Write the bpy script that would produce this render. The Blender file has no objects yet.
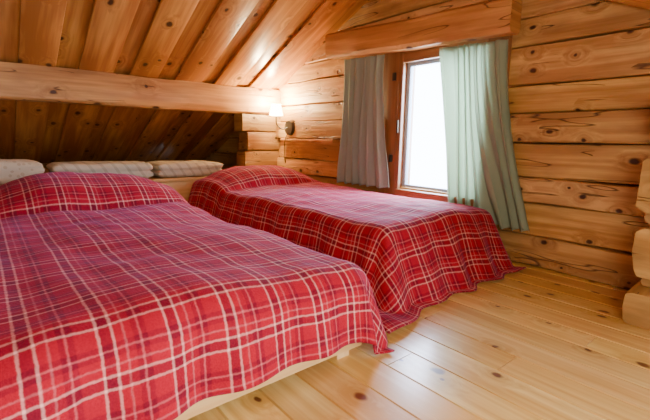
import bpy, bmesh, math, random
from mathutils import Vector, Matrix, noise
random.seed(7)
scene=bpy.context.scene
COL=scene.collection
GX=2.70            # inner face of gable wall
S=0.455            # roof slope
RY,RZ=2.22,2.17    # ridge
def link(o): COL.objects.link(o); return o
def tag(o,label,cat,group=None):
    o["label"]=label; o["category"]=cat
    if group: o["group"]=group
def structure(o,label=None):
    o["kind"]="structure"
    if label: o["label"]=label
def empty(name,loc):
    e=bpy.data.objects.new(name,None); e.location=loc; e.empty_display_size=.05; return link(e)
def parent(c,p):
    c.parent=p; c.matrix_parent_inverse=Matrix.Translation(-Vector(p.location))
# ---------------------------------------------------------------- materials
def newmat(name):
    m=bpy.data.materials.new(name); m.use_nodes=True
    nt=m.node_tree; b=nt.nodes["Principled BSDF"]; return m,nt,b
def N(nt,t,**k):
    n=nt.nodes.new(t)
    for a,v in k.items(): setattr(n,a,v)
    return n
def math_(nt,op,a,b=None,c=None,clamp=False):
    n=N(nt,"ShaderNodeMath",operation=op); n.use_clamp=clamp
    for i,x in enumerate((a,b,c)):
        if x is None: continue
        if isinstance(x,(int,float)): n.inputs[i].default_value=x
        else: nt.links.new(x,n.inputs[i])
    return n.outputs[0]
def comb(nt,x,y,z):
    n=N(nt,"ShaderNodeCombineXYZ")
    for i,v in enumerate((x,y,z)):
        if isinstance(v,(int,float)): n.inputs[i].default_value=v
        else: nt.links.new(v,n.inputs[i])
    return n.outputs[0]
def mixc(nt,fac,a,b,mode='MIX'):
    n=N(nt,"ShaderNodeMix",data_type='RGBA',blend_type=mode)
    for s,v in ((n.inputs[0],fac),(n.inputs[6],a),(n.inputs[7],b)):
        if isinstance(v,(int,float)): s.default_value=v
        elif isinstance(v,tuple): s.default_value=(*v[:3],1)
        else: nt.links.new(v,s)
    return n.outputs[2]
def wood(name,light,dark,knot,rough=.45,k=3.3,gate=.5,bump=.15,coat=0,gs=30,tone=.35,crack=0,ksz=.035,dirt=0):
    m,nt,b=newmat(name)
    uv=N(nt,"ShaderNodeUVMap"); uv.uv_map="UVMap"
    sep=N(nt,"ShaderNodeSeparateXYZ"); nt.links.new(uv.outputs[0],sep.inputs[0])
    u,v=sep.outputs[0],sep.outputs[1]
    wn=N(nt,"ShaderNodeTexNoise"); wn.inputs["Scale"].default_value=1
    nt.links.new(comb(nt,math_(nt,'MULTIPLY',u,14),math_(nt,'MULTIPLY',v,14),3.3),wn.inputs["Vector"])
    w=math_(nt,'MULTIPLY',math_(nt,'SUBTRACT',wn.outputs["Fac"],.5),.12)
    vo=N(nt,"ShaderNodeTexVoronoi",voronoi_dimensions='2D'); vo.inputs["Scale"].default_value=1
    nt.links.new(comb(nt,math_(nt,'ADD',math_(nt,'MULTIPLY',u,k*.85),w),math_(nt,'ADD',math_(nt,'MULTIPLY',v,k*1.15),w),0),vo.inputs["Vector"])
    sc=N(nt,"ShaderNodeSeparateColor"); nt.links.new(vo.outputs["Color"],sc.inputs[0])
    off=math_(nt,'LESS_THAN',sc.outputs[0],gate)
    sz=math_(nt,'MULTIPLY_ADD',sc.outputs[1],.07,ksz)
    kd=math_(nt,'ADD',vo.outputs["Distance"],off)
    kn=math_(nt,'SUBTRACT',1,math_(nt,'DIVIDE',kd,sz),clamp=True)
    kn=math_(nt,'MULTIPLY',kn,2.2,clamp=True)
    halo=math_(nt,'SUBTRACT',1,math_(nt,'DIVIDE',kd,.45),clamp=True)
    halo2=math_(nt,'MULTIPLY',halo,halo)
    g=N(nt,"ShaderNodeTexNoise"); g.inputs["Scale"].default_value=1; g.inputs["Detail"].default_value=3
    nt.links.new(comb(nt,math_(nt,'MULTIPLY',u,1.3),math_(nt,'MULTIPLY',v,gs),math_(nt,'MULTIPLY',halo2,5)),g.inputs["Vector"])
    t=N(nt,"ShaderNodeTexNoise"); t.inputs["Scale"].default_value=1; t.inputs["Detail"].default_value=2
    nt.links.new(comb(nt,math_(nt,'MULTIPLY',u,1.1),math_(nt,'MULTIPLY',v,5),1.7),t.inputs["Vector"])
    fac=math_(nt,'ADD',math_(nt,'MULTIPLY',math_(nt,'SUBTRACT',g.outputs["Fac"],.35),2.2),math_(nt,'MULTIPLY',math_(nt,'SUBTRACT',t.outputs["Fac"],.5),tone*4),clamp=True)
    c=mixc(nt,fac,dark,light)
    if dirt:
        dn=N(nt,"ShaderNodeTexNoise"); dn.inputs["Scale"].default_value=1; dn.inputs["Detail"].default_value=4
        nt.links.new(comb(nt,math_(nt,'MULTIPLY',u,3),math_(nt,'MULTIPLY',v,9),5.5),dn.inputs["Vector"])
        c=mixc(nt,math_(nt,'MULTIPLY',math_(nt,'MULTIPLY',math_(nt,'SUBTRACT',dn.outputs["Fac"],.5),4,clamp=True),dirt),c,tuple(x*.55 for x in dark))
    c=mixc(nt,math_(nt,'MULTIPLY',halo2,.55),c,tuple(x*.7 for x in dark))
    h=math_(nt,'SUBTRACT',g.outputs["Fac"],math_(nt,'MULTIPLY',kn,.5))
    if crack:
        cr=N(nt,"ShaderNodeTexNoise"); cr.inputs["Scale"].default_value=1; cr.inputs["Detail"].default_value=1
        nt.links.new(comb(nt,math_(nt,'MULTIPLY',u,1.6),math_(nt,'MULTIPLY',v,16),8.1),cr.inputs["Vector"])
        ck=math_(nt,'SUBTRACT',1,math_(nt,'MULTIPLY',math_(nt,'ABSOLUTE',math_(nt,'SUBTRACT',cr.outputs["Fac"],.60)),60),clamp=True)
        cg=N(nt,"ShaderNodeTexNoise"); cg.inputs["Scale"].default_value=1
        nt.links.new(comb(nt,math_(nt,'MULTIPLY',u,1.2),math_(nt,'MULTIPLY',v,3),4.4),cg.inputs["Vector"])
        ck=math_(nt,'MULTIPLY',ck,math_(nt,'GREATER_THAN',cg.outputs["Fac"],.48))
        c=mixc(nt,math_(nt,'MULTIPLY',ck,crack),c,knot)
        h=math_(nt,'SUBTRACT',h,math_(nt,'MULTIPLY',ck,.8))
    c=mixc(nt,kn,c,knot)
    at=N(nt,"ShaderNodeAttribute",attribute_name="tint")
    c=mixc(nt,1.0,c,at.outputs["Color"],'MULTIPLY')
    nt.links.new(c,b.inputs["Base Color"]); b.inputs["Roughness"].default_value=rough
    if coat: b.inputs["Coat Weight"].default_value=coat; b.inputs["Coat Roughness"].default_value=.16
    bp=N(nt,"ShaderNodeBump"); bp.inputs["Strength"].default_value=bump; bp.inputs["Distance"].default_value=.01
    nt.links.new(h,bp.inputs["Height"]); nt.links.new(bp.outputs[0],b.inputs["Normal"])
    return m
def plain(name,col,rough=.6,metal=0,noise_s=0,var=.12,bump=0):
    m,nt,b=newmat(name)
    b.inputs["Roughness"].default_value=rough; b.inputs["Metallic"].default_value=metal
    n=N(nt,"ShaderNodeTexNoise"); n.inputs["Scale"].default_value=noise_s or 12
    tc=N(nt,"ShaderNodeTexCoord"); nt.links.new(tc.outputs["Object"],n.inputs["Vector"])
    c=mixc(nt,n.outputs["Fac"],tuple(x*(1-var) for x in col),tuple(min(1,x*(1+var)) for x in col))
    nt.links.new(c,b.inputs["Base Color"])
    if bump:
        bp=N(nt,"ShaderNodeBump"); bp.inputs["Strength"].default_value=bump; nt.links.new(n.outputs["Fac"],bp.inputs["Height"]); nt.links.new(bp.outputs[0],b.inputs["Normal"])
    return m
M_floor=wood("pine_floor",(.94,.70,.27),(.70,.40,.10),(.16,.05,.015),rough=.32,k=4.0,gate=.3,bump=.05,coat=.5,gs=38,tone=.55,ksz=.035)
M_log=wood("hewn_log",(.82,.50,.18),(.46,.215,.06),(.07,.02,.006),rough=.5,k=4.6,gate=.35,bump=.6,gs=30,tone=.6,crack=.9,ksz=.045,dirt=.55)
M_ceil=wood("ceiling_pine",(.74,.36,.09),(.40,.145,.03),(.06,.016,.005),rough=.36,k=3.6,gate=.3,bump=.15,gs=24,tone=.6,ksz=.055)
M_beam=wood("beam_pine",(.72,.37,.12),(.43,.185,.05),(.07,.02,.006),rough=.42,k=3,gate=.42,bump=.5,gs=26,tone=.6,crack=.9,ksz=.05,dirt=.45)
M_end=wood("log_end_pine",(.76,.46,.16),(.46,.24,.065),(.10,.04,.012),rough=.6,k=3,gate=.7,bump=.6,gs=18,crack=.9,tone=.6,dirt=.7)
M_frame=wood("window_brown",(.38,.17,.06),(.25,.10,.033),(.06,.02,.008),rough=.4,k=3,gate=.8,bump=.1)
M_bedwood=wood("bed_pine",(.82,.56,.25),(.68,.40,.15),(.2,.08,.03),rough=.5,k=3,gate=.7,bump=.05)
# ---------------------------------------------------------------- mesh builder
class B:
    def __init__(s): s.v=[];s.f=[];s.uv=[];s.t=[]
    def extrude(s,o,L,U,V,length,prof,tint=1,segs=1,wob=0,ends=True):
        o=Vector(o);L=Vector(L);U=Vector(U);V=Vector(V)
        n=len(prof);b0=len(s.v); uo=random.random()*60; vo=random.random()*60
        per=[0]
        for i in range(n):
            a=prof[i];c=prof[(i+1)%n]; per.append(per[-1]+math.hypot(a[0]-c[0],a[1]-c[1]))
        sd=random.random()*100
        for j in range(segs+1):
            t=length*j/segs
            w=wob*noise.noise(Vector((t*1.7,sd,0))); w2=wob*.5*noise.noise(Vector((t*2.1,sd,9)))
            for (a,c) in prof:
                k=wob*.6*noise.noise(Vector((t*3,a*9+sd,c*9)))
                s.v.append(o+L*t+U*(a+w+k)+V*(c+w2))
        for j in range(segs):
            for i in range(n):
                i2=(i+1)%n
                s.f.append([b0+j*n+i,b0+j*n+i2,b0+(j+1)*n+i2,b0+(j+1)*n+i])
                u0=uo+length*j/segs;u1=uo+length*(j+1)/segs
                s.uv.append([(u0,vo+per[i]),(u0,vo+per[i+1]),(u1,vo+per[i+1]),(u1,vo+per[i])]); s.t.append(tint)
        if ends:
            for j in (0,segs):
                s.f.append([b0+j*n+i for i in range(n)]); s.uv.append([(uo+p[0],vo+p[1]) for p in prof]); s.t.append(tint)
    def box(s,lo,hi,axis=0,r=.004,tint=1,segs=1,wob=0):
        d=[hi[i]-lo[i] for i in range(3)]
        ax=[Vector((1,0,0)),Vector((0,1,0)),Vector((0,0,1))]
        a,b=[i for i in range(3) if i!=axis]
        s.extrude(lo,ax[axis],ax[a],ax[b],d[axis],rr(d[a],d[b],r,2),tint,segs,wob)
    def obj(s,name,mats,smooth=35,par=None):
        me=bpy.data.meshes.new(name); me.from_pydata([tuple(x) for x in s.v],[],s.f)
        me.uv_layers.new(name="UVMap"); me.color_attributes.new("tint",'FLOAT_COLOR','CORNER')
        uvs=[];cs=[]
        for fi,f in enumerate(s.f):
            t=s.t[fi]
            if not isinstance(t,tuple): t=(t,t,t)
            for c in range(len(f)):
                uvs.extend(s.uv[fi][c]); cs.extend((*t,1))
        me.uv_layers["UVMap"].data.foreach_set("uv",uvs)
        me.color_attributes["tint"].data.foreach_set("color",cs)
        bm=bmesh.new(); bm.from_mesh(me); bmesh.ops.recalc_face_normals(bm,faces=bm.faces); bm.to_mesh(me); bm.free()
        me.materials.append(mats)
        for p in me.polygons: p.use_smooth=True
        me.set_sharp_from_angle(angle=math.radians(smooth))
        o=bpy.data.objects.new(name,me); link(o)
        if par: parent(o,par)
        return o
def rr(w,h,r,n=3):
    P=[]
    for cx,cy,a0 in ((w-r,h-r,0),(r,h-r,90),(r,r,180),(w-r,r,270)):
        for i in range(n+1):
            a=math.radians(a0+90*i/n); P.append((cx+r*math.cos(a),cy+r*math.sin(a)))
    return P
def tnt(a=.85,b=1.12):
    k=random.uniform(a,b); return (k,k*random.uniform(.95,1.03),k*random.uniform(.85,1.08))
# ---------------------------------------------------------------- floor
f=B(); x=-1.7
while x<GX+.25:
    w=.145; y=-1.2-random.random()*1.5
    while y<5.8:
        L=random.uniform(1.6,3.4); y2=min(y+L,6.3)
        y0=max(y,-1.2)
        if y2>y0+.05:
            prof=[(0,0),(w-.0025,0),(w-.0025,.023),(w-.005,.03),(.003,.03),(0,.023)]
            f.extrude((x,y0,-.03),(0,1,0),(1,0,0),(0,0,1),y2-.003-y0,prof,tnt(.82,1.04))
        y+=L
    x+=w
floor=f.obj("floor",M_floor,20); structure(floor,"varnished pine plank floor with knots")
# ---------------------------------------------------------------- gable log wall
WY0,WY1,WZ0,WZ1=1.42,2.40,.36,1.50
w=B()
edges=[0,.205,.42,.58,.80,.985,1.16,1.40,1.57,1.80,1.99,2.2]
for i in range(len(edges)-1):
    z0,z1=edges[i],edges[i+1]; H=z1-z0
    ymax=min(6.2,(3.20-z0)/S); ymin=max(-1.1,(z0-1.17)/S)
    pr=random.uniform(-.010,.010)+(.036 if i in (2,4) else 0)
    prof=[(0,0),(.14,.0),(.180,.003),(.189,.009),(.191,H*.3),(.1905,H*.7),(.189,H-.011),(.18,H-.006),(.14,H-.004),(0,H-.004)]
    spans=[(ymin,ymax)]
    if z1>WZ0+.06 and z0<WZ1-.05:
        spans=[(ymin,WY0),(WY1,ymax)]
    tt=tnt(.80,1.1)
    for a,c in spans:
        w.extrude((GX+.19-pr,a,z0),(0,1,0),(-1,0,0),(0,0,1),c-a,prof,tt,segs=max(2,int((c-a)/.16)),wob=.018)
for a,c,z0,z1 in ((-1.1,WY0-.005,0,1.5),(WY1+.005,6.2,0,1.5),(.6,3.9,1.5,2.2)):
    w.extrude((GX+.075,a,z0-.001),(0,1,0),(1,0,0),(0,0,1),c-a,[(0,0),(.06,0),(.06,z1-z0),(0,z1-z0)],.05)
wall=w.obj("wall_east",M_log,14); structure(wall,"stacked hewn log gable wall")
g=B(); g.box((GX-.085,3.02,.765),(GX+.02,3.92,.797),axis=1,r=.006,tint=.95,segs=8,wob=.006)
o=g.obj("trim_4",M_beam,30); structure(o,"narrow hewn ledge on log wall below lamp")
# ---------------------------------------------------------------- ceiling
def ceil(name,north):
    c=B(); x=-1.7; k=0
    sgn=1 if north else -1
    L=Vector((0,sgn,-S)).normalized(); U=Vector((1,0,0)); V=Vector((0,sgn*S,1)).normalized()
    length=(4.1 if north else 2.9)/L.dot(Vector((0,sgn,0)))
    while x<GX+.2:
        wd=(.235,.165,.215,.19)[k%4]
        if k%2==0: c.extrude(Vector((x-.015,RY,RZ)),L,U,V,length,rr(wd+.03,.026,.006,2),tnt(.94,1.12),segs=4)
        else: c.extrude(Vector((x-.01,RY,RZ))+V*.027,L,U,V,length,rr(wd+.02,.022,.004,2),tnt(.80,.98),segs=4)
        x+=wd;k+=1
    c.extrude(Vector((-1.75,RY,RZ))+V*.062,L,U,V,length,[(0,0),(4.75,0),(4.75,.01),(0,.01)],.3)
    o=c.obj(name,M_ceil); structure(o,"sloped ceiling of overlapping pine boards"); return o
cn=ceil("ceiling",True); cs=ceil("ceiling.001",False)
k=B()
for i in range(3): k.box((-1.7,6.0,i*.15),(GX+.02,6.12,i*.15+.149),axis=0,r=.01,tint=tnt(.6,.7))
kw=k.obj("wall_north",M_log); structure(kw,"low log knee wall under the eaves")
# purlin
p=B()
PY=4.05
prof=[(0,.02),(.02,0),(.19,0),(.21,.02),(.21,.185),(.03,.275),(.005,.272),(-.006,.14)]
p.extrude((-1.7,PY,1.06),(1,0,0),(0,1,0),(0,0,1),GX+1.7,prof,1.0,segs=24,wob=.018)
po=p.obj("trim_1",M_beam,40); structure(po,"heavy hewn pine purlin beam")
for i,(z0,z1,xs) in enumerate([(.44,.66,2.25),(.66,.87,2.28),(.87,1.06,2.22)]):
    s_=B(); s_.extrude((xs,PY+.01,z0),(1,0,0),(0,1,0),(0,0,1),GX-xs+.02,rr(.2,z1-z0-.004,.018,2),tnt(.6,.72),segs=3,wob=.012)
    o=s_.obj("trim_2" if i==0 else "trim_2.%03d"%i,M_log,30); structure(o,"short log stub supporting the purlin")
# cross wall log ends
for i,(z0,z1,xs,yf,r) in enumerate([(0,.15,2.17,.465,.016),(.153,.20,2.29,.45,.008),(.203,.43,2.23,.485,.026),(.432,.50,2.36,.455,.015),(.503,.76,2.24,.495,.03),(.763,.83,2.37,.455,.015),(.833,1.0,2.29,.485,.022)]):
    h=z1-z0; r2_=r*1.1
    prof=[(0,r),(r2_,0),(.22-r2_,.004),(.215,r),(.224,h*.5),(.219,h-r*.8),(.22-r2_,h),(r2_,h-.003),(0,h-r)]
    s_=B(); s_.extrude((xs,yf-.22,z0),(1,0,0),(0,1,0),(0,0,1),GX-xs,prof,tnt(.8,.95),segs=6,wob=.034)
    o=s_.obj("trim_3" if i==0 else "trim_3.%03d"%i,M_end,10); structure(o,"protruding rough log end of cross wall")
# ---------------------------------------------------------------- window
wn=empty("window_1",(GX+.05,(WY0+WY1)/2,WZ0)); structure(wn,"brown wooden window with white outdoor glare")
c=B()
X0,X1=GX-.035,GX-.002
c.box((X0,WY1-.16,WZ0-.02),(X1,WY1+.05,WZ1+.05),axis=2,r=.006)
c.box((X0-.012,WY1-.175,WZ0-.02),(X0+.02,WY1-.13,WZ1+.02),axis=2,r=.006,tint=.8)
c.box((X0,WY0-.05,WZ0-.02),(X1,WY0+.10,WZ1+.05),axis=2,r=.006)
c.box((X0,WY0+.1,WZ1-.09),(X1,WY1-.16,WZ1+.05),axis=1,r=.006)
c.box((X0-.03,WY0+.1,WZ0-.03),(X1,WY1-.16,WZ0+.04),axis=1,r=.006)
c.obj("window_casing",M_frame,35,wn)
c=B(); a,b_=WY0+.09,WY1-.155
c.box((X1,b_,WZ0),(X1+.14,b_+.02,WZ1-.04),axis=2,r=.003); c.box((X1,a-.02,WZ0),(X1+.14,a,WZ1-.04),axis=2,r=.003)
c.box((X1,a,WZ1-.08),(X1+.14,b_,WZ1-.06),axis=1,r=.003); c.box((X1,a,WZ0+.01),(X1+.14,b_,WZ0+.035),axis=1,r=.003)
M_jamb=plain("jamb_paint",(.32,.38,.46),.5)
c.obj("window_jamb",M_frame,35,wn)
c=B(); xs0,xs1=X1+.03,X1+.07
c.box((xs0,b_-.035,WZ0+.035),(xs1,b_,WZ1-.08),axis=2,r=.004); c.box((xs0,a,WZ0+.035),(xs1,a+.035,WZ1-.08),axis=2,r=.004)
c.box((xs0,a+.035,WZ1-.115),(xs1,b_-.035,WZ1-.08),axis=1,r=.004); c.box((xs0,a+.035,WZ0+.035),(xs1,b_-.035,WZ0+.075),axis=1,r=.004)
c.obj("window_sash",M_jamb,35,wn)
M_glass=bpy.data.materials.new("window_glass"); M_glass.use_nodes=True
nt=M_glass.node_tree; nt.nodes.clear()
o_=N(nt,"ShaderNodeOutputMaterial");mx=N(nt,"ShaderNodeMixShader");tr=N(nt,"ShaderNodeBsdfTransparent");gl=N(nt,"ShaderNodeBsdfGlossy");gl.inputs["Roughness"].default_value=.05
mx.inputs[0].default_value=.04; nt.links.new(tr.outputs[0],mx.inputs[1]);nt.links.new(gl.outputs[0],mx.inputs[2]);nt.links.new(mx.outputs[0],o_.inputs[0])
c=B(); c.box((xs0+.017,a+.03,WZ0+.06),(xs0+.022,b_-.03,WZ1-.1),axis=2,r=.001); c.obj("window_pane",M_glass,35,wn)
M_latch=plain("latch_metal",(.12,.10,.08),.35,1)
c=B(); c.box((X0-.03,WY1-.162,.86),(X0-.013,WY1-.145,.96),axis=2,r=.004); c.box((X0-.016,WY1-.165,.90),(X0-.004,WY1-.14,.94),axis=2,r=.003); c.obj("window_handle",M_latch,35,wn)
for zz in (.62,1.28):
    c=B(); c.box((X0-.02,WY1-.10,zz),(X0-.001,WY1-.07,zz+.06),axis=2,r=.005); c.obj("hinge",M_latch,35,wn)
# ---------------------------------------------------------------- valance board
v=B()
prof=[(0,.03),(.02,0),(.11,0),(.13,.02),(.125,.19),(.10,.21),(.02,.21),(0,.19)]
v.extrude((GX-.17,1.305,1.455),Vector((0,1,.042)).normalized(),(1,0,0),(0,0,1),1.74,prof,1.0,segs=16,wob=.028)
vo=v.obj("curtain_valance",M_beam,30); tag(vo,"thick hewn pine valance beam above the window curtains","curtain valance")
# ---------------------------------------------------------------- curtains
def cloth_mat(name,c1,c2,transl=.25):
    m,nt,b=newmat(name)
    n=N(nt,"ShaderNodeTexNoise"); n.inputs["Scale"].default_value=5; tc=N(nt,"ShaderNodeTexCoord"); nt.links.new(tc.outputs["Object"],n.inputs["Vector"])
    nt.links.new(mixc(nt,n.outputs["Fac"],c1,c2),b.inputs["Base Color"]); b.inputs["Roughness"].default_value=.85
    t=N(nt,"ShaderNodeBsdfTranslucent"); t.inputs[0].default_value=(*c2,1)
    mx=N(nt,"ShaderNodeMixShader"); mx.inputs[0].default_value=transl
    nt.links.new(b.outputs[0],mx.inputs[1]);nt.links.new(t.outputs[0],mx.inputs[2]);nt.links.new(mx.outputs[0],nt.nodes["Material Output"].inputs[0])
    return m
def curtain(name,top,bot,zt,zb,folds,mat,seed,xc=.095,pinch=0):
    NU,NV=160,60; vs=[];fs=[]
    for j in range(NV+1):
        t=j/NV
        ya=top[0]+(bot[0]-top[0])*(t**1.5); yb=top[1]+(bot[1]-top[1])*(t**1.2)
        mid=(ya+yb)/2; q=1-pinch*math.sin(math.pi*min(1,t*1.15)); ya=mid+(ya-mid)*q; yb=mid+(yb-mid)*q
        for i in range(NU+1):
            s=i/NU
            z=zt[0]+(zt[1]-zt[0])*s; z=z+(zb-z)*t
            warp=s+.22*noise.noise(Vector((s*2.0,t*.8,seed)))*(s*(1-s)*4)
            ph=warp*folds*2*math.pi
            amp=(.011+.012*t)*(1+1.0*noise.noise(Vector((s*4,t*1.5,seed+9))))
            y=ya+(yb-ya)*(s+.012*math.sin(ph*2+1))
            x=GX-xc+amp*math.sin(ph)+.010*noise.noise(Vector((s*5,t*3,seed+5)))+.004*math.sin(ph*2.3+seed+t*2)
            vs.append((x,y,z+(.006*math.sin(ph) if j==NV else 0)))
    for j in range(NV):
        for i in range(NU):
            a=j*(NU+1)+i; fs.append((a,a+1,a+NU+2,a+NU+1))
    me=bpy.data.meshes.new(name); me.from_pydata(vs,[],fs); me.materials.append(mat)
    for q in me.polygons: q.use_smooth=True
    o=bpy.data.objects.new(name,me); link(o); md=o.modifiers.new("t",'SOLIDIFY'); md.thickness=.002; return o
M_cur=cloth_mat("sage_curtain",(.40,.49,.36),(.50,.59,.45),.46)
M_cur2=cloth_mat("grey_curtain",(.36,.45,.38),(.45,.54,.46),.32)
c1=curtain("curtain",(2.38,2.86),(2.27,2.93),(1.485,1.505),.40,6,M_cur2,1.0,.10,.06); tag(c1,"grey-green cotton curtain hanging by window near lamp","curtain","window curtains")
c2=curtain("curtain.001",(1.36,1.87),(1.11,1.69),(1.44,1.462),.24,7,M_cur,4.0,.070,.06); tag(c2,"sage green cotton curtain pulled aside towards bed foot","curtain","window curtains")
# ---------------------------------------------------------------- bedspreads
def plaid():
    m,nt,b=newmat("red_plaid_wool")
    uv=N(nt,"ShaderNodeUVMap"); uv.uv_map="UVMap"
    sep=N(nt,"ShaderNodeSeparateXYZ"); nt.links.new(uv.outputs[0],sep.inputs[0])
    wn=N(nt,"ShaderNodeTexNoise"); wn.inputs["Scale"].default_value=70; nt.links.new(uv.outputs[0],wn.inputs["Vector"])
    wob=math_(nt,'MULTIPLY',math_(nt,'SUBTRACT',wn.outputs["Fac"],.5),.006)
    def band(s,off):
        fr=math_(nt,'FRACT',math_(nt,'ADD',math_(nt,'DIVIDE',math_(nt,'ADD',s,wob),.150),off))
        r=N(nt,"ShaderNodeValToRGB"); r.color_ramp.interpolation='LINEAR'
        red=(.40,.003,.028,1);dk=(.19,.002,.024,1);cr=(.88,.52,.45,1);md=(.62,.18,.19,1)
        base=[(0,red),(.10,cr),(.143,dk),(.30,cr),(.343,red),(.46,md),(.495,red),(.60,dk),(.68,md),(.715,dk),(.80,red)]
        el=r.color_ramp.elements; seq=[]
        for i,(p_,c_) in enumerate(base):
            if i: seq.append((p_-.010,base[i-1][1]))
            seq.append((p_+.010 if i else 0,c_))
        el[0].position=seq[0][0];el[0].color=seq[0][1];el[1].position=seq[1][0];el[1].color=seq[1][1]
        for p_,c_ in seq[2:]:
            e=el.new(p_); e.color=c_
        nt.links.new(fr,r.inputs[0]); return r.outputs[0]
    c=mixc(nt,.5,band(sep.outputs[0],0),band(sep.outputs[1],.3))
    n=N(nt,"ShaderNodeTexNoise"); n.inputs["Scale"].default_value=170; nt.links.new(uv.outputs[0],n.inputs["Vector"])
    c=mixc(nt,.5,c,mixc(nt,n.outputs["Fac"],(.05,0,.01),(.9,.35,.4)),'SOFT_LIGHT')
    nt.links.new(c,b.inputs["Base Color"]); b.inputs["Roughness"].default_value=.85
    b.inputs["Specular IOR Level"].default_value=.2
    b.inputs["Sheen Weight"].default_value=.13; b.inputs["Sheen Roughness"].default_value=.35; b.inputs["Sheen Tint"].default_value=(.6,.35,1,1)  # violet sheen tint puts the window daylight's cast into the cloth
    bp=N(nt,"ShaderNodeBump"); bp.inputs["Strength"].default_value=.5; bp.inputs["Distance"].default_value=.004
    nt.links.new(n.outputs["Fac"],bp.inputs["Height"]); nt.links.new(bp.outputs[0],b.inputs["Normal"])
    return m
M_plaid=plaid()
def drape(name,x0,x1,y0,y1,ztop,hl,hr,hf,phl,phr,phf,hump,seed,r=.06,zf=.008,crn=9.0,cut=0):
    st=.0175; na=int((x1-x0+hl+hr)/st); nb=int((y1-y0+hf)/st); vs=[];uvs=[]
    for j in range(nb+1):
        b=y0-hf+(y1-y0+hf)*j/nb
        for i in range(na+1):
            a=x0-hl+(x1-x0+hl+hr)*i/na
            xa,xb,ya=x0+r*.7,x1-r*.7,y0+r*.7
            px=min(max(a,xa),xb); py=max(b,ya)
            nx,ny=a-px,b-py; d=math.hypot(nx,ny)
            zt=ztop+hump(px,py)+.024*noise.noise(Vector((a*2.6,b*2.2,seed)))+.008*noise.noise(Vector((a*9,b*8,seed+3)))
            zt+=.026*(math.sin(math.pi*(px-x0)/(x1-x0)))
            X,Y,Z=a,b,zt
            if d>1e-6:
                dx,dy=nx/d,ny/d
                if nx!=0 and ny!=0 and cut:
                    d*=1-cut*math.sin(2*math.atan2(abs(nx),abs(ny)))**2
                ps=phl if nx<0 else phr
                wgt=dy*dy; phi=math.radians(ps*(1-wgt)+phf*wgt)
                if nx!=0 and ny!=0: phi-=math.radians(crn)*math.sin(2*math.atan2(abs(nx),abs(ny)))**2
                if d<r*phi: out=r*math.sin(d/r); dn=r*(1-math.cos(d/r))
                else: out=r*math.sin(phi)+(d-r*phi)*math.cos(phi); dn=r*(1-math.cos(phi))+(d-r*phi)*math.sin(phi)
                th=math.atan2(abs(nx),abs(ny)) if (nx!=0 and ny!=0) else (0 if nx==0 else math.pi/2)
                q=px*1.0+py*1.0+th*.28
                rip=.55*math.sin(q*2*math.pi/.27+seed+2*noise.noise(Vector((q*2,seed,0))))+.6*noise.noise(Vector((q*5,dn*2,seed)))
                room=min(1,dn/.3); 
                lim=1.0 if ps<80 or (abs(ny)>1e-6 and nx<=0) else .15
                out+=.036*room*rip*lim*(1+.9*math.sin(2*th)**2)
                Z=zt-dn
                if Z<zf:
                    ex=zf-Z; out+=ex*.7; Z=zf+.012*(1+math.sin(q*16+ex*12))*min(1,ex*10)
                X=px+dx*out; Y=py+dy*out
            vs.append((X,Y,Z)); uvs.append((a,b))
    fs=[]
    for j in range(nb):
        for i in range(na):
            k=j*(na+1)+i; fs.append((k,k+1,k+na+2,k+na+1))
    me=bpy.data.meshes.new(name); me.from_pydata(vs,[],fs); u=me.uv_layers.new(name="UVMap")
    for l in me.loops: u.data[l.index].uv=uvs[l.vertex_index]
    me.materials.append(M_plaid)
    for q in me.polygons: q.use_smooth=True
    o=bpy.data.objects.new(name,me); link(o)
    md=o.modifiers.new("thick",'SOLIDIFY'); md.thickness=.006; md.offset=1
    return o
def pill(cx,cy,hx,hy,h):
    def fn(x,y):
        ux=abs(x-cx)/hx; uy=abs(y-cy)/hy
        a=max(0,1-ux**2.4); b=max(0,1-uy**2.2)
        return h*(a**.6)*(b**.7)
    return fn
LX0,LX1,LY0,LY1=-.15,1.05,1.0,3.45
RX0,RX1,RY0,RY1=1.50,2.56,1.33,3.68
s1=drape("bedspread",LX0,LX1,LY0,LY1,.347,.26,.265,.24,72,72,80,pill(.50,3.12,.55,.44,.18),2.0,r=.12,crn=5,cut=0)
tag(s1,"red plaid wool bedspread over wide bed, rumpled near pillow","bedspread","plaid bedspreads")
s2=drape("bedspread.001",RX0,RX1,RY0,RY1,.362,.42,.06,.44,72,90,63,pill(2.02,3.42,.50,.34,.16),5.0,r=.09)
tag(s2,"red plaid wool bedspread draped to floor beside window wall","bedspread","plaid bedspreads")
def bed(idx,x0,x1,y0,y1,zt):
    n="bed" if idx==0 else "bed.001"
    e=empty(n,((x0+x1)/2,(y0+y1)/2,0))
    tag(e,"low pine bed under plaid cover "+("beside window wall" if idx else "with exposed foot board"),"bed","twin low beds")
    b=B()
    b.box((x0+.02,y0,.04),(x1-.02,y0+.03,.18),axis=0,r=.006); b.box((x0+.02,y1-.03,.04),(x1-.02,y1,.18),axis=0,r=.006)
    b.box((x0+.02,y0+.03,.04),(x0+.05,y1-.03,.18),axis=1,r=.006); b.box((x1-.05,y0+.03,.04),(x1-.02,y1-.03,.18),axis=1,r=.006)
    b.box((x0+.05,y0+.03,.14),(x1-.05,y1-.03,.165),axis=1,r=.003)
    b.obj("bed_frame",M_bedwood,35,e)
    for lx in (x0+.052,x1-.112):
        for ly in (y0+.032,y1-.10):
            g=B(); g.box((lx,ly,0),(lx+.06,ly+.06,.14),axis=2,r=.004); g.obj("leg",M_bedwood,35,e)
    g=B(); g.extrude((x0+.06,y0+.06,.18),(0,1,0),(1,0,0),(0,0,1),y1-y0-.08,rr(x1-x0-.12,zt-.18,.06,4)); g.obj("mattress",plain("mattress_cloth",(.75,.73,.68),.9),40,e)
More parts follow.
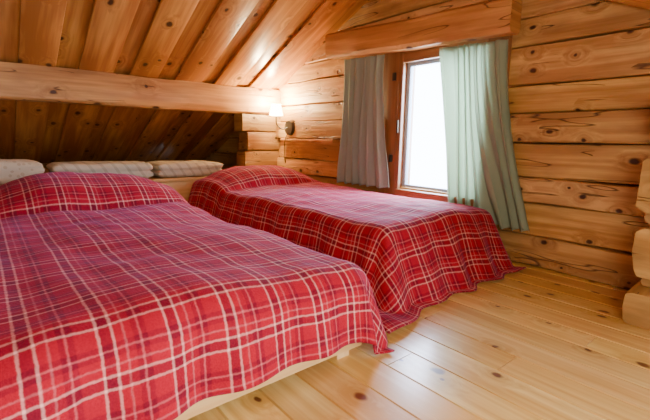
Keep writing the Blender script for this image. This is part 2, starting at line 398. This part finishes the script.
bed(0,LX0,LX1,LY0+.0,LY1,.31); bed(1,RX0,RX1,RY0+.02,RY1,.325)
# ---------------------------------------------------------------- storage ledge behind beds
BZ=.42
e=empty("storage_bench",(1.3,4.4,0)); tag(e,"low pine storage bench behind the bed heads","bench")
b=B(); b.box((-1.2,3.76,0),(2.64,3.79,.20),axis=0,r=.006,tint=.95); b.box((-1.2,3.755,.204),(2.64,3.79,BZ-.03),axis=0,r=.01,tint=1.0)
b.obj("bench_front",M_bedwood,35,e)
b=B()
b.box((-1.2,3.75,BZ-.028),(2.64,4.028,BZ),axis=0,r=.004,tint=tnt())
for i in range(6): b.box((-1.2,4.03+i*.28,BZ-.028),(2.20,4.03+i*.28+.278,BZ),axis=0,r=.004,tint=tnt())
b.obj("bench_top",M_bedwood,35,e)
# ---------------------------------------------------------------- pillows and folded bedding
def softbox(name,c,dim,mat,seed,rot=0,pinch=.7,layers=0):
    bm=bmesh.new(); bmesh.ops.create_cube(bm,size=2)
    bmesh.ops.subdivide_edges(bm,edges=bm.edges,cuts=22,use_grid_fill=True)
    for v in bm.verts:
        x,y,z=v.co
        ex=(1-abs(x)**4)*(1-abs(y)**4)
        fz=(1-pinch)+pinch*max(0,ex)**.5
        rx=x*(1-.04*abs(y)**2); ry=y*(1-.04*abs(x)**2)
        k=.09*noise.noise(Vector((x*2,y*2,z*2+seed)))+.03*noise.noise(Vector((x*7,y*7,seed)))
        v.co=Vector((rx*dim[0]*(1+k*.4),ry*dim[1]*(1+k*.4),z*dim[2]*(fz+k*(2 if z>0 else 0))))
        if layers and (abs(x)>.99 or abs(y)>.99):
            g=1-.09*(1-abs(math.sin((z+1)*layers*math.pi/2))**.5); v.co.x*=g; v.co.y*=g
    R=Matrix.Rotation(rot,4,'Z'); bm.transform(Matrix.Translation(Vector(c))@R)
    me=bpy.data.meshes.new(name); bm.to_mesh(me); bm.free(); me.materials.append(mat)
    for p_ in me.polygons: p_.use_smooth=True
    o=bpy.data.objects.new(name,me); link(o)
    md=o.modifiers.new("s",'SUBSURF'); md.levels=1; md.render_levels=1
    return o
def ticking(name,base,stripe,sc):
    m,nt,b=newmat(name); tc=N(nt,"ShaderNodeTexCoord"); n=N(nt,"ShaderNodeTexVoronoi"); n.inputs["Scale"].default_value=sc
    nt.links.new(tc.outputs["Object"],n.inputs["Vector"])
    f_=math_(nt,'LESS_THAN',n.outputs["Distance"],.28)
    nt.links.new(mixc(nt,math_(nt,'MULTIPLY',f_,.5),base,stripe),b.inputs["Base Color"]); b.inputs["Roughness"].default_value=.9; return m
def striped(name,base,stripe,per):
    m,nt,b=newmat(name); tc=N(nt,"ShaderNodeTexCoord"); sp=N(nt,"ShaderNodeSeparateXYZ"); nt.links.new(tc.outputs["Object"],sp.inputs[0])
    s_=math_(nt,'ADD',sp.outputs[0],math_(nt,'MULTIPLY',sp.outputs[2],.6))
    f_=math_(nt,'LESS_THAN',math_(nt,'FRACT',math_(nt,'DIVIDE',s_,per)),.3)
    nt.links.new(mixc(nt,math_(nt,'MULTIPLY',f_,.5),base,stripe),b.inputs["Base Color"]); b.inputs["Roughness"].default_value=.9; return m
M_white=striped("striped_cotton",(.56,.50,.38),(.32,.28,.21),.09)
M_pat=ticking("flowered_cotton",(.56,.48,.36),(.34,.26,.18),22)
o=softbox("pillow",(.01,3.95,BZ+.095),(.36,.19,.09),M_pat,1,.05,.5); tag(o,"beige patterned pillow resting on bench behind bed","pillow")
o=softbox("folded_duvet",(.80,3.98,BZ+.077),(.39,.21,.072),M_white,3,-.02,.2,2); tag(o,"off-white striped folded duvet on bench under the eaves","folded duvet","folded bedding under eaves")
o=softbox("folded_duvet.001",(1.53,4.0,BZ+.072),(.33,.22,.067),M_white,6,.03,.2,2); tag(o,"cream striped folded duvet on bench near the log stub","folded duvet","folded bedding under eaves")
# ---------------------------------------------------------------- sconce
SX,SY,SZ=GX-.04,3.80,.95
e=empty("wall_sconce",(GX,SY,SZ)); tag(e,"small brass wall lamp with glowing cream fabric shade","wall lamp")
def cone(name,r1,r2,h,loc,mat,par,rot=None,caps=True,seg=32):
    bm=bmesh.new(); bmesh.ops.create_cone(bm,cap_ends=caps,segments=seg,radius1=r1,radius2=r2,depth=h)
    Mx=Matrix.Translation(Vector(loc))@(rot or Matrix()); bm.transform(Mx)
    me=bpy.data.meshes.new(name); bm.to_mesh(me); bm.free(); me.materials.append(mat)
    for p_ in me.polygons: p_.use_smooth=True
    me.set_sharp_from_angle(angle=math.radians(40))
    o=bpy.data.objects.new(name,me); link(o); parent(o,par); return o
M_brass=plain("aged_brass",(.03,.02,.015),.45,.3)
cone("sconce_base",.092,.075,.05,(GX-.05,SY-.02,SZ-.035),M_brass,e,Matrix.Rotation(math.radians(-90),4,'Y'))
def tube(name,pts,r,mat,par):
    vs=[];fs=[];n=10
    P=[Vector(q) for q in pts]
    C=[]
    for i in range(len(P)-1):
        p0=P[max(0,i-1)];p1=P[i];p2=P[i+1];p3=P[min(len(P)-1,i+2)]
        for k in range(6):
            t=k/6; C.append(.5*((2*p1)+(p2-p0)*t+(2*p0-5*p1+4*p2-p3)*t*t+(3*p1-p0-3*p2+p3)*t**3))
    C.append(P[-1])
    for i,c_ in enumerate(C):
        d=(C[min(i+1,len(C)-1)]-C[max(i-1,0)]).normalized(); a_=d.cross(Vector((.3,-.9,.2))).normalized(); b__=d.cross(a_)
        for k in range(n):
            an=2*math.pi*k/n; vs.append(c_+a_*r*math.cos(an)+b__*r*math.sin(an))
    for i in range(len(C)-1):
        for k in range(n): fs.append((i*n+k,i*n+(k+1)%n,(i+1)*n+(k+1)%n,(i+1)*n+k))
    fs.append(tuple(range(n))); fs.append(tuple((len(C)-1)*n+k for k in range(n)))
    me=bpy.data.meshes.new(name); me.from_pydata(vs,[],fs); me.materials.append(mat)
    for q in me.polygons: q.use_smooth=True
    o=bpy.data.objects.new(name,me); link(o); parent(o,par); return o
tube("sconce_arm",[(GX-.07,SY-.02,SZ-.03),(GX-.12,SY+.03,SZ-.05),(GX-.155,SY+.085,SZ),(GX-.16,SY+.09,SZ+.09)],.007,M_brass,e)
tube("cord",[(GX-.075,SY-.02,SZ-.09),(GX-.10,SY+.0,SZ-.16),(GX-.10,SY+.02,SZ-.28),(GX-.09,SY+.01,SZ-.42)],.004,M_brass,e)
ms,nt,bb=newmat("lit_shade"); bb.inputs["Base Color"].default_value=(.95,.85,.65,1)
bb.inputs["Emission Color"].default_value=(1,.82,.5,1); bb.inputs["Emission Strength"].default_value=30
sh=cone("lamp_shade",.076,.05,.12,(GX-.16,SY+.09,SZ+.155),ms,e,None,False); sh.modifiers.new("t",'SOLIDIFY').thickness=.002
ld=bpy.data.lights.new("sconce_bulb",'POINT'); ld.energy=75; ld.color=(1,.76,.40); ld.shadow_soft_size=.035
lo=bpy.data.objects.new("sconce_bulb",ld); lo.location=(GX-.16,SY+.09,SZ+.25); link(lo); parent(lo,e)
# ---------------------------------------------------------------- lights
def area(name,loc,target,sx,sy,en,col):
    l=bpy.data.lights.new(name,'AREA'); l.shape='RECTANGLE'; l.size=sx;l.size_y=sy;l.energy=en;l.color=col
    o=bpy.data.objects.new(name,l); o.location=loc
    o.rotation_euler=(Vector(target)-Vector(loc)).to_track_quat('-Z','Y').to_euler(); link(o); return o
area("daylight",(GX+.6,1.95,1.25),(0.8,1.6,.3),1.3,1.5,330,(.56,.70,1))
area("room_fill",(.2,-.45,.95),(2.7,1.8,1.1),.7,.5,46,(1,.92,.76))
wd=bpy.data.worlds.new("world"); scene.world=wd; wd.use_nodes=True
nt=wd.node_tree; bg=nt.nodes["Background"]
tc=N(nt,"ShaderNodeTexCoord"); sp=N(nt,"ShaderNodeSeparateXYZ"); nt.links.new(tc.outputs["Generated"],sp.inputs[0])
mr=N(nt,"ShaderNodeMapRange"); nt.links.new(sp.outputs[0],mr.inputs[0]); mr.inputs[1].default_value=.1; mr.inputs[2].default_value=.4
nt.links.new(mixc(nt,mr.outputs[0],(.40,.37,.33),(14,16,19)),bg.inputs[0]); bg.inputs[1].default_value=1
# ---------------------------------------------------------------- camera
F=410; yaw=math.radians(40); pit=math.atan(71/410); roll=math.radians(1.0)
fw=Vector((math.sin(yaw)*math.cos(pit),math.cos(yaw)*math.cos(pit),-math.sin(pit)))
rt=Vector((math.cos(yaw),-math.sin(yaw),0)); up=rt.cross(fw)
r2=rt*math.cos(roll)+up*math.sin(roll); u2=up*math.cos(roll)-rt*math.sin(roll)
cd=bpy.data.cameras.new("camera"); cd.sensor_width=36; cd.lens=36*F/650; cd.clip_start=.02
cam=bpy.data.objects.new("camera",cd); link(cam)
cam.matrix_world=Matrix.Translation((0,0,.8))@Matrix((r2,u2,-fw)).transposed().to_4x4()
scene.camera=cam
